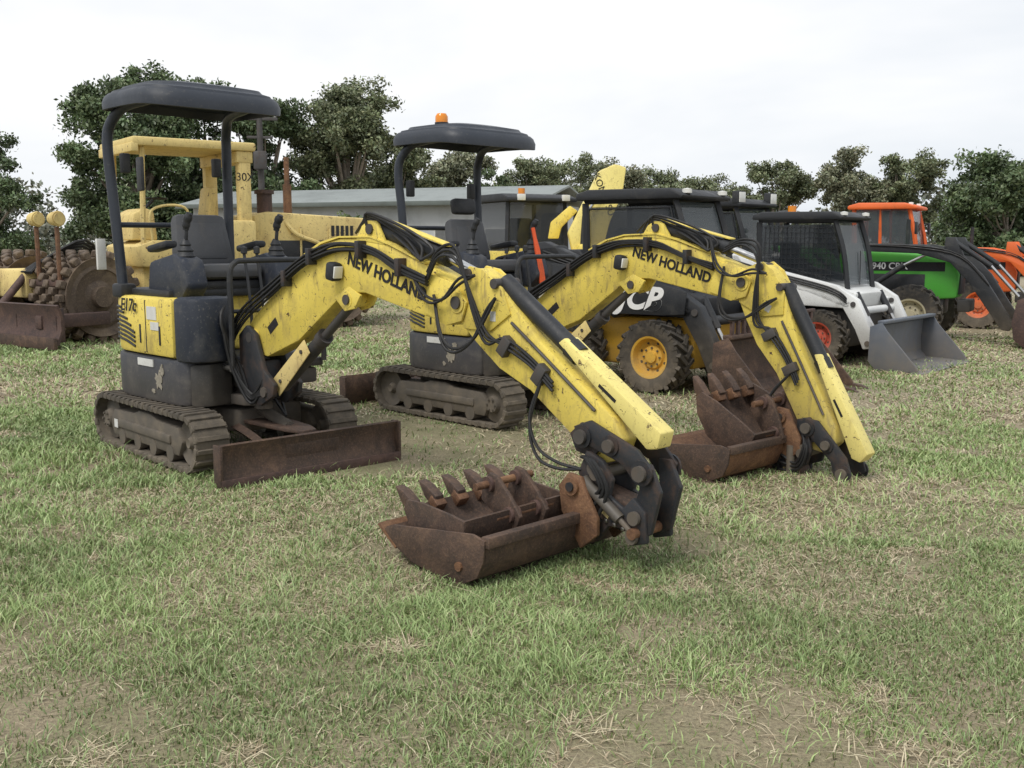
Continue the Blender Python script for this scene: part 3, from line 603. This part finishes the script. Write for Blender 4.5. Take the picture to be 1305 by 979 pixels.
# ------------------------------------------------------------ soil compactor
root('soil_compactor',(-6.0,17.3,0),217,.95)
FR=Matrix.Translation((.6,0,0))@Matrix.Rotation(rad(18),4,'Z')
def drum(c,s):
    R=.62;w=.45
    lathe('compactor_drum',[(.2,-w+.1),(R*.8,-w+.06),(R,-w),(R,w),(R*.8,w-.06),(.2,w-.1)],c,DUST,44)
    lathe('drum_hub',[(0,s*(w+.04)),(.16,s*(w+.04)),(.18,s*(w-.05)),(.3,s*(w-.12)),(.42,s*(w-.1)),(.44,s*(w-.04)),(.5,s*(w-.06))],c,DUST,32)
    L=[]
    for r in range(5):
        for i in range(20):
            t=2*math.pi*(i+.5*(r%2))/20
            L.append((Matrix.Translation(c)@Matrix.Rotation(t,4,'Y')@Matrix.Translation((R+.05,-w+.09+r*.18,0)),.12,.12,.13))
    boxes('drum_feet',L,DUST,.02)
CUR['M']=FR
drum((1.3,.95,.72),1); drum((1.3,-.95,.72),-1)
box('front_frame',.1,2.0,-.45,.45,.7,1.15,YELO,.05); box('front_axle',1.15,1.45,-1.3,1.3,.6,.84,RU3,.03)
sheet('blade',[(2.5,.10),(2.42,.3),(2.42,.5),(2.48,.66)],-1.85,2.05,.04,RU3); box('blade_edge',2.49,2.55,-1.85,2.05,.03,.2,RU1,.005)
for i in range(8): box('blade_rib',2.30,2.42,-1.8+i*.53,-1.76+i*.53,.12,.62,RU3,.005)
for s in (-1,1):
    box('blade_push_arm',1.3,2.45,s*1.5-.08,s*1.5+.08,.3,.5,RU3,.02); cyl('blade_cylinder',(1.9,s*.35,1.1),(2.4,s*.4,.6),.06,RU3)
    yy=s*.28+.95
    tube('lamp_post',[(1.9,yy,.9),(1.9,yy,1.8)],.035,RU2,8,1); lathe('head_lamp',[(0,-.1),(.10,-.09),(.12,.05),(.11,.07),(0,.06)],(1.9,yy,1.92),YELO,16); cyl('lamp_cap',(1.9,yy-.11,1.92),(1.9,yy+.09,1.92),.09,YELO)
box('lamp_bracket',1.6,1.95,.3,1.3,.9,1.0,RU3,.01)
for i in range(6): tube('front_hose',[(.4,.2,1.1),(1.0,.3+.05*i,1.35+.05*i),(1.6,.35,1.3),(2.0,.35+.05*i,1.1)],.025,HOSE,6,4)
CUR['M']=Matrix()
box('rear_frame',-4.3,.4,-.55,.55,.75,1.2,YELO,.05)
drum((-2.9,.95,.72),1); drum((-2.9,-.95,.72),-1)
prism('platform',[(-1.6,1.15),(.5,1.15),(.6,1.5),(.3,1.6),(-1.6,1.6)],-.9,.9,YELO,.04)
prism('console',[(.1,1.6),(.55,1.6),(.5,2.05),(.3,2.15),(.15,2.1)],-.5,.5,YELO,.04)
box('fuel_tank',-1.5,-.3,.55,.98,1.2,1.95,YELO,.06)
box('seat',-.95,-.45,-.25,.25,1.8,1.95,BLK,.05); box('seat_back',-1.05,-.9,-.27,.27,1.9,2.55,YELO,.06,rot=(0,-8,0))
for sx,sy in ((-1.35,-.8),(-1.35,.8)): box('rops_post',sx-.11,sx+.11,sy-.09,sy+.09,1.3,3.15,YELO,.02)
for sy in (-.8,.8): tube('canopy_post',[(.45,sy,1.5),(.4,sy,3.15)],.045,YELO,6,1)
box('rops_roof',-1.55,.6,-.95,.95,3.15,3.3,YELO,.04); box('rops_beam',-1.5,-1.2,-.9,.9,2.95,3.15,YELO,.02); box('roof_valance',.5,.62,-.95,.95,3.05,3.2,YELO,.02)
text('unit_number','30X',.2,(-1.35,.893,2.7),INK,0,side=1)
box('mirror',.5,.56,.95,1.2,2.4,2.95,BLK,.02); tube('steering_column',[(.3,0,2.0),(.0,0,2.3)],.03,BLK)
lathe('steering_wheel',[(.19,-.015),(.21,0),(.19,.015),(.175,0),(.19,-.015)],(-.05,0,2.33),BLK,24,'z')
for i in range(4): box('ladder_step',-.5+.01*i,-.1,1.0,1.15,.5+.3*i,.54+.3*i,YELO,.01)
tube('hand_rail',[(.35,.98,1.6),(.35,1.02,2.1),(-.2,1.02,2.15),(-.3,.98,1.7)],.022,YELO)
prism('engine_hood',[(-4.4,1.1),(-1.6,1.1),(-1.6,2.05),(-1.9,2.12),(-4.1,2.02),(-4.4,1.8)],-.62,.62,YELO,.06)
box('hood_side_opening',-3.8,-2.0,.62,.635,1.2,1.6,BLK,.01); 
for i in range(10): box('radiator_slat',-4.43,-4.39,-.5,.5,1.2+i*.06,1.23+i*.06,BLK,0)
for x in (-3.7,-3.1,-2.5): box('hood_rib',x-.02,x+.02,.63,.65,1.15,1.85,YELO,.005)
for i in range(5): box('hood_louvre',-3.6+i*.1,-3.54+i*.1,.618,.628,1.68,1.88,BLK,0)
tube('hood_pipe',[(-2.9,.64,1.2),(-2.9,.72,1.5),(-2.4,.72,1.7),(-2.2,.6,1.95)],.04,YELO,8,4)
cyl('exhaust',(-2.5,.1,2.05),(-2.5,.1,2.65),.08,RU2); cyl('exhaust_stack',(-2.5,.1,2.6),(-2.5,.1,3.15),.05,RU2); cyl('air_cleaner',(-1.95,.3,2.1),(-1.95,.3,2.45),.14,RU3); cyl('air_cap',(-1.95,.3,2.45),(-1.95,.3,2.52),.18,RU3)
# ------------------------------------------------------------ setting
def cladding(n,c,ax=0,sc=12):
    m,nt,p,o=newmat(n); tc=N(nt,'ShaderNodeTexCoord').outputs['Object']
    w=N(nt,'ShaderNodeTexWave'); w.bands_direction='XYZ'[ax]; w.inputs['Scale'].default_value=sc; nt.links.new(tc,w.inputs[0])
    a=noise(nt,.8,5,.7,tc); v=mix(nt,ramp(nt,a,[(.45,(0,0,0)),(.75,(.7,.7,.7))]),c,tuple(x*.55 for x in c)); nt.links.new(v,p.inputs['Base Color'])
    p.inputs['Roughness'].default_value=.6; bump(nt,p,w.outputs['Fac'],.6,.03); return m
WALL=cladding('shed_cladding',(.62,.64,.65)); ROOF=cladding('shed_roof',(.30,.33,.32)); DKG=paint('dark_interior',(.02,.022,.025),.8,amt=0)
FAS=paint('shed_fascia',(.12,.14,.13),.6,amt=.2)
root('shed',(-4.6,38,0),-20)
box('wall_front',-6.6,6.6,-2.55,-2.45,0,2.75,WALL,.01); box('wall_back',-6.6,6.6,2.45,2.55,0,2.75,WALL,.01); box('wall_left',-6.6,-6.5,-2.44,2.44,0,2.75,WALL,.01); box('wall_right',6.5,6.6,-2.44,2.44,0,2.75,WALL,.01)
prism('roof',[(-3.0,2.76),(0,3.35),(3.0,2.76),(3.0,2.82),(0,3.42),(-3.0,2.82)],-7,7,ROOF,0,'yz')
box('fascia',-7,7,-3.06,-3.01,2.68,2.83,FAS,.01); 
for x in (-5.0,-2.0): box('open_bay',x-1.2,x+1.2,-2.58,-2.56,0,2.3,DKG,0)
for x in (1.2,3.6,5.4): box('window',x-.5,x+.5,-2.58,-2.56,1.1,1.9,GL,0); box('window_frame',x-.56,x+.56,-2.57,-2.553,1.04,1.96,STK,0)
root('utility_pole',(-9.9,41,0),10)
cyl('pole',(0,0,0),(0,0,6.9),.15,STL,14,.11); box('cross_arm',-.7,.7,-.05,.05,6.2,6.32,STL,.01); box('cross_arm_lower',-.5,.5,-.05,.05,5.5,5.6,STL,.01)
for x in (-.6,-.2,.3,.6): lathe('insulator',[(0,0),(.05,.02),(.03,.08),(.05,.1),(0,.16)],(x,0,6.32),STK,10,'z')
box('transformer',-.25,.25,-.4,-.1,4.3,5.0,STL,.04)
root('post_fence',(0,34,0),0)
bl=[(Matrix.Translation((-34+i*2.5,0,.6)),.08,.08,1.2) for i in range(34)]; boxes('fence_posts',bl,FRM)
for z in (.35,.7,1.05): tube('fence_wire',[(-34,0,z),(50,0,z)],.006,STL,4,1)
# ground
m,nt,p,o=newmat('grass_ground'); tc=N(nt,'ShaderNodeTexCoord').outputs['Object']
a=noise(nt,.35,5,.65,tc); b=noise(nt,3.5,5,.7,tc); c=noise(nt,60,3,.7,tc); d=noise(nt,.08,3,.6,tc)
v=ramp(nt,b,[(.3,(.16,.17,.075)),(.52,(.25,.24,.13)),(.70,(.36,.30,.20))])
v=mix(nt,ramp(nt,a,[(.42,(0,0,0)),(.60,(.85,.85,.85))]),v,(.36,.29,.20))
v=mix(nt,ramp(nt,c,[(.35,(.7,.7,.7)),(.6,(0,0,0))]),v,(.13,.10,.065))
v=mix(nt,ramp(nt,d,[(.5,(0,0,0)),(.6,(.5,.5,.5))]),v,(.42,.37,.28))
nt.links.new(v,p.inputs['Base Color']); p.inputs['Roughness'].default_value=.95; bump(nt,p,c,.7,.03)
me=bpy.data.meshes.new('ground'); G=700; me.from_pydata([(-G,-60,0),(G,-60,0),(G,1300,0),(-G,1300,0)],[],[(0,1,2,3)]); me.materials.append(m)
g=bpy.data.objects.new('ground',me); S.collection.objects.link(g)
rng=np.random.default_rng(5); GR=rng.random((256,256))
def vn(x,y,s):
    x=x*s+100;y=y*s+100; xi=np.floor(x).astype(int);yi=np.floor(y).astype(int);fx=x-xi;fy=y-yi;fx=fx*fx*(3-2*fx);fy=fy*fy*(3-2*fy)
    a=GR[xi%256,yi%256];b=GR[(xi+1)%256,yi%256];c=GR[xi%256,(yi+1)%256];d=GR[(xi+1)%256,(yi+1)%256]
    return (a*(1-fx)+b*fx)*(1-fy)+(c*(1-fx)+d*fx)*fy
def colmat(n,rough=.6):
    m,nt,p,o=newmat(n); at=N(nt,'ShaderNodeAttribute'); at.attribute_name='Col'
    nt.links.new(at.outputs['Color'],p.inputs['Base Color']); p.inputs['Roughness'].default_value=rough
    return m
def npmesh(name,V,F,C,mat,nv):
    me=bpy.data.meshes.new(name); nf=len(F)
    me.vertices.add(len(V)); me.vertices.foreach_set('co',V.astype(np.float32).ravel())
    me.loops.add(nf*nv); me.loops.foreach_set('vertex_index',F.astype(np.int32).ravel())
    me.polygons.add(nf); me.polygons.foreach_set('loop_start',np.arange(0,nf*nv,nv,dtype=np.int32))
    me.update(calc_edges=True)
    ca=me.color_attributes.new('Col','FLOAT_COLOR','POINT'); ca.data.foreach_set('color',np.hstack([C,np.ones((len(C),1))]).astype(np.float32).ravel())
    me.materials.append(mat); return me
# grass blades
X=[];Y=[]
for y0,y1,den in ((2.0,5,14000),(5,9,6200),(9,16,1700),(16,34,200)):
    xm=.58*y1+.8; n=int((y1-y0)*2*xm*den); x=rng.uniform(-xm,xm,n); y=rng.uniform(y0,y1,n)
    k=np.abs(x)<.58*y+.8; X.append(x[k]);Y.append(y[k])
X=np.concatenate(X);Y=np.concatenate(Y)
bare=vn(X+3,Y-5,1.1)*.6+vn(X,Y,4.3)*.4     # thin, worn patches
keep=rng.random(len(X))<np.clip(.16+1.6*vn(X,Y,2.1)*vn(X+9,Y,.7)+.45*vn(X,Y+7,9)-.9*np.clip(bare-.58,0,1)*3,.10,1)
for cx,cy,r in ((-2.1,7.35,.8),(-.22,8.95,.9),(1.5,11,1.1),(3.8,13.3,1.1),(-.35,7.5,.85),(2.6,9.6,.8),(-.9,6.7,.4),(-1.2,8.2,.6),(.9,9.4,.6)):
    dd=np.hypot(X-cx,Y-cy); keep&= rng.random(len(X))<np.clip((dd-r*.55)/(r*.7),.14,1)
X=X[keep];Y=Y[keep]; n=len(X)
p1=vn(X,Y,1.3); p2=vn(X+50,Y,.45); p3=vn(X,Y+30,5.); p4=vn(X-20,Y+11,2.6); p5=vn(X+31,Y-17,.8)
straw=np.clip((p2*.5+p1*.5+np.clip((Y-6)/25,0,.22)+np.clip(X/14,-.16,.14)-.46)*2.6,0,.85)*.75+.19
straw=np.where(p4*p3>.56,np.maximum(straw,.85),straw); straw=np.where(p5>.72,np.maximum(straw,.6),straw)
isst=rng.random(n)<straw
far=np.clip((Y-4)/12,0,1)
h=rng.uniform(.012,.042,n)*(.50+1.1*p3*p1+.45*p3)*(1+.3*far); h*=np.where((X<-1.8),1.25,1)
tall=rng.random(n)<.015; h[tall]*=1.9
edge=np.zeros(n,bool)
for cx,cy in ((-2.1,7.35),(1.5,11.),(.3,4.6)):
    dd=np.hypot(X-cx,Y-cy); edge|=(dd>.6)&(dd<1.45)
h[edge]*=1.25
w=rng.uniform(.0013,.0031,n)*(1+4.0*far)
th=rng.uniform(0,2*np.pi,n); ld=rng.uniform(0,2*np.pi,n); lean=rng.uniform(.2,1.5,n)*h; lean[isst]*=2.4
h[isst]*=.45
dx,dy=np.cos(th)*w,np.sin(th)*w; lx,ly=np.cos(ld)*lean,np.sin(ld)*lean
V=np.zeros((n,5,3)); z0=np.zeros(n)-.003
V[:,0]=np.stack([X-dx,Y-dy,z0],1);V[:,1]=np.stack([X+dx,Y+dy,z0],1)
V[:,2]=np.stack([X+dx*.8+lx*.35,Y+dy*.8+ly*.35,h*.62],1);V[:,3]=np.stack([X-dx*.8+lx*.35,Y-dy*.8+ly*.35,h*.62],1)
V[:,4]=np.stack([X+lx,Y+ly,h*.98],1)
gA=np.array([.17,.27,.085]);gB=np.array([.38,.46,.20]);sA=np.array([.64,.57,.39]);sB=np.array([.31,.23,.14])
t=rng.random(n)[:,None]; C=gA*(1-t)+gB*t; C=C*(.72+.58*p1[:,None]); st=sA*t+sB*(1-t); C=np.where(isst[:,None],st,C)
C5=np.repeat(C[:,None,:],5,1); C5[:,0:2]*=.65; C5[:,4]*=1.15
base=np.arange(n)[:,None]*5
F=np.concatenate([base+np.array([0,1,2]),base+np.array([0,2,3]),base+np.array([3,2,4])],0)
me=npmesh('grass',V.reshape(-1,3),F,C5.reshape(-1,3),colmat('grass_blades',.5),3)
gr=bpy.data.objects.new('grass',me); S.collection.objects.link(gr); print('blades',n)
# ------------------------------------------------------------ trees
LEAF=colmat('leaves',.5); BARK=paint('bark',(.26,.22,.18),.9,dirt=(.10,.08,.06),amt=.5,scale=3,low=False)
def leaves(name,cl,col,lsz,per,seed):
    r=np.random.default_rng(seed); cl=np.array(cl); m=len(cl); n=m*per
    c=np.repeat(cl,per,0); u=r.normal(size=(n,3)); u/=np.linalg.norm(u,axis=1)[:,None]; rr=c[:,3]*r.random(n)**.45*(1+.6*r.random(n)**4)
    P=c[:,:3]+u*rr[:,None]*np.array([1,1,.75])
    a=r.normal(size=(n,3)); a/=np.linalg.norm(a,axis=1)[:,None]; b=np.cross(a,r.normal(size=(n,3))); b/=np.linalg.norm(b,axis=1)[:,None]
    s=(lsz*r.uniform(.6,1.3,n))[:,None]
    V=np.stack([P-a*s,P-b*s*.5,P+a*s,P+b*s*.5],1)
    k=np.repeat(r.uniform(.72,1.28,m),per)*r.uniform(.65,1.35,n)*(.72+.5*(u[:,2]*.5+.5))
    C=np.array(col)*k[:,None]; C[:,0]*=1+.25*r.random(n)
    C=np.repeat(C[:,None],4,1); F=np.arange(n*4).reshape(n,4)
    me=npmesh(name,V.reshape(-1,3),F,C.reshape(-1,3),LEAF,4)
    ob=bpy.data.objects.new(name,me); S.collection.objects.link(ob); ob.parent=CUR['root']; return ob
def tree(x,y,H,W,seed,col,kind='gum_tree',cb=.2,ncl=150,per=150,dense=False,ls=.10):
    root(kind,(x,y,0),0); r=random.Random(seed); cl=[]; lobes=[]
    if dense:
        for i in range(22):
            f=r.random(); z=H*(cb+.08+(.80-cb)*f); wr=W*.5*(.60+.70*math.sin(math.pi*min(1,.2+.72*f)))*.60; a=r.uniform(0,6.28)
            lobes.append((wr*math.cos(a),wr*math.sin(a),z,W*r.uniform(.16,.25)))
        lobes.append((0,0,H*.84,W*.2)); lobes.append((0,0,H*.5,W*.34)); lobes.append((0,0,H*.3,W*.36))
    else:
        for i in range(16):
            a=r.uniform(0,6.28); q=r.uniform(.10,.38)*W; z=H*r.uniform(cb+.12,.88); lobes.append((q*math.cos(a),q*math.sin(a),z,r.uniform(.13,.20)*W))
        lobes.append((r.uniform(-.1,.1)*W,0,H*.88,.13*W)); lobes.append((r.uniform(-.1,.1)*W,0,H*.62,.24*W))
    for i in range(ncl):
        L=lobes[i%len(lobes)]; v=Vector((r.gauss(0,1),r.gauss(0,1),r.gauss(0,1))).normalized()*L[3]*r.uniform(.2,1.15)
        z=min(H*.975,max(H*cb,L[2]+v.z)); cl.append((L[0]+v.x,L[1]+v.y,z,(r.uniform(.05,.11) if dense else r.uniform(.045,.085))*W+.1))
    tube('trunk',[(0,0,-.1),(.06*H*r.uniform(-.3,.3),0,H*.3),(lobes[-1][0],lobes[-1][1],H*.6),(lobes[-2][0],lobes[-2][1],H*.85)],[.028*H,.022*H,.016*H,.010*H,.005*H],BARK,10,5)
    for L in lobes[:-1]:
        tube('limb',[(0,0,H*r.uniform(.2,.4)),(L[0]*.5,L[1]*.5,L[2]*.72),(L[0],L[1],L[2])],[.010*H,.008*H,.004*H],BARK,6,4)
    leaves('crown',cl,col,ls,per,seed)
D=(.085,.135,.060); Mg=(.135,.175,.092); O=(.165,.195,.12)
tree(-17.3,48,10.0,5.7,1,D,'tree',.04,260,320,True)
tree(-15.0,51,9.0,5.0,21,D,'tree',.05,180,300,True)
tree(-11.9,50,8.4,5.0,2,D,'tree',.08,180,280,True)
tree(-8.2,52,9.6,6.2,3,Mg,cb=.2,ncl=220,per=210)
tree(-6.3,56,7.4,5.2,4,Mg,cb=.12,ncl=160,per=180)
tree(-3.2,60,6.8,5.2,5,O,cb=.15,ncl=150,per=160)
tree(-1.2,56,5.3,3.8,6,D,'tree',.1,120,200,True)
tree(1.0,66,6.9,5.6,7,Mg); tree(3.9,68,7.1,6.0,8,Mg); tree(6.8,72,7.2,6.4,9,O); tree(10.4,75,6.7,6.4,10,Mg); tree(14.3,74,6.3,6.2,17,Mg)
tree(17.4,68,6.7,5.4,11,Mg,per=170); tree(19.8,60,7.0,5.2,12,O,per=170); tree(22.6,60,6.6,5,13,Mg,per=170); tree(22.0,46,5.2,5.0,14,D,'tree',.06,170,220,True); tree(24.9,48,5.1,4.4,15,D,'tree',.06,140,200,True)
tree(29,50,6.5,5,18,Mg)
tree(-25.4,50,6.8,4.8,16,D,'tree',.06,160,220,True); tree(-21.7,62,6.0,5,19,O); tree(-29,52,7,5,20,Mg)
CUR['root']=None; r=random.Random(9); cl=[]
for i in range(560):
    x=r.uniform(-75,85); y=85+r.uniform(-6,10); hh=3.2+2.6*abs(math.sin(x*.13+1))+1.2*math.sin(x*.41)
    cl.append((x,y,r.uniform(.3,max(1.2,hh)),r.uniform(.7,1.5)))
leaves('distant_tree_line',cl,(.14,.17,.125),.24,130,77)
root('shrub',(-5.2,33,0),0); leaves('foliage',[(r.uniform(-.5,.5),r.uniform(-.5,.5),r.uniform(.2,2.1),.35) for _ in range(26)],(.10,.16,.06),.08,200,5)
# ------------------------------------------------------------ light, sky
az=rad(215); el=rad(55)
wd=bpy.data.worlds.new('World'); S.world=wd; wd.use_nodes=True; nt=wd.node_tree; nt.nodes.clear()
out=N(nt,'ShaderNodeOutputWorld'); sky=N(nt,'ShaderNodeTexSky'); sky.sky_type='NISHITA'; sky.sun_disc=False; sky.sun_elevation=el; sky.sun_rotation=az
b1=N(nt,'ShaderNodeBackground'); b1.inputs[1].default_value=.1; nt.links.new(sky.outputs[0],b1.inputs[0])
tc=N(nt,'ShaderNodeTexCoord').outputs['Generated']; mp=N(nt,'ShaderNodeMapping'); mp.inputs['Scale'].default_value=(1,1,3.2); mp.inputs['Location'].default_value=(.35,0,0); nt.links.new(tc,mp.inputs[0])
cn=noise(nt,1.5,5,.55,mp.outputs[0],.25)
cc=ramp(nt,cn,[(.34,(.70,.75,.82)),(.47,(.84,.87,.91)),(.62,(.97,.975,.985))])
b2=N(nt,'ShaderNodeBackground'); b2.inputs[1].default_value=1.08; nt.links.new(cc,b2.inputs[0])
mx=N(nt,'ShaderNodeMixShader'); mx.inputs[0].default_value=.95; nt.links.new(b1.outputs[0],mx.inputs[1]); nt.links.new(b2.outputs[0],mx.inputs[2]); nt.links.new(mx.outputs[0],out.inputs[0])
sl=bpy.data.lights.new('sun','SUN'); sl.energy=2.3; sl.angle=rad(22); sl.color=(1,.96,.9)
so=bpy.data.objects.new('sun',sl); S.collection.objects.link(so)
dirn=Vector((math.sin(az)*math.cos(el),math.cos(az)*math.cos(el),math.sin(el)))
so.rotation_euler=dirn.to_track_quat('Z','Y').to_euler()
S.view_settings.view_transform='Standard'; S.view_settings.look='None'; S.view_settings.exposure=0
# ------------------------------------------------------------ camera
cd=bpy.data.cameras.new('camera'); cd.sensor_width=36; cd.lens=35.86; cd.clip_end=3000; cd.clip_start=.05
co=bpy.data.objects.new('camera',cd); S.collection.objects.link(co); co.location=(0,0,1.5); co.rotation_euler=(rad(90-7.95),0,0)
S.camera=co
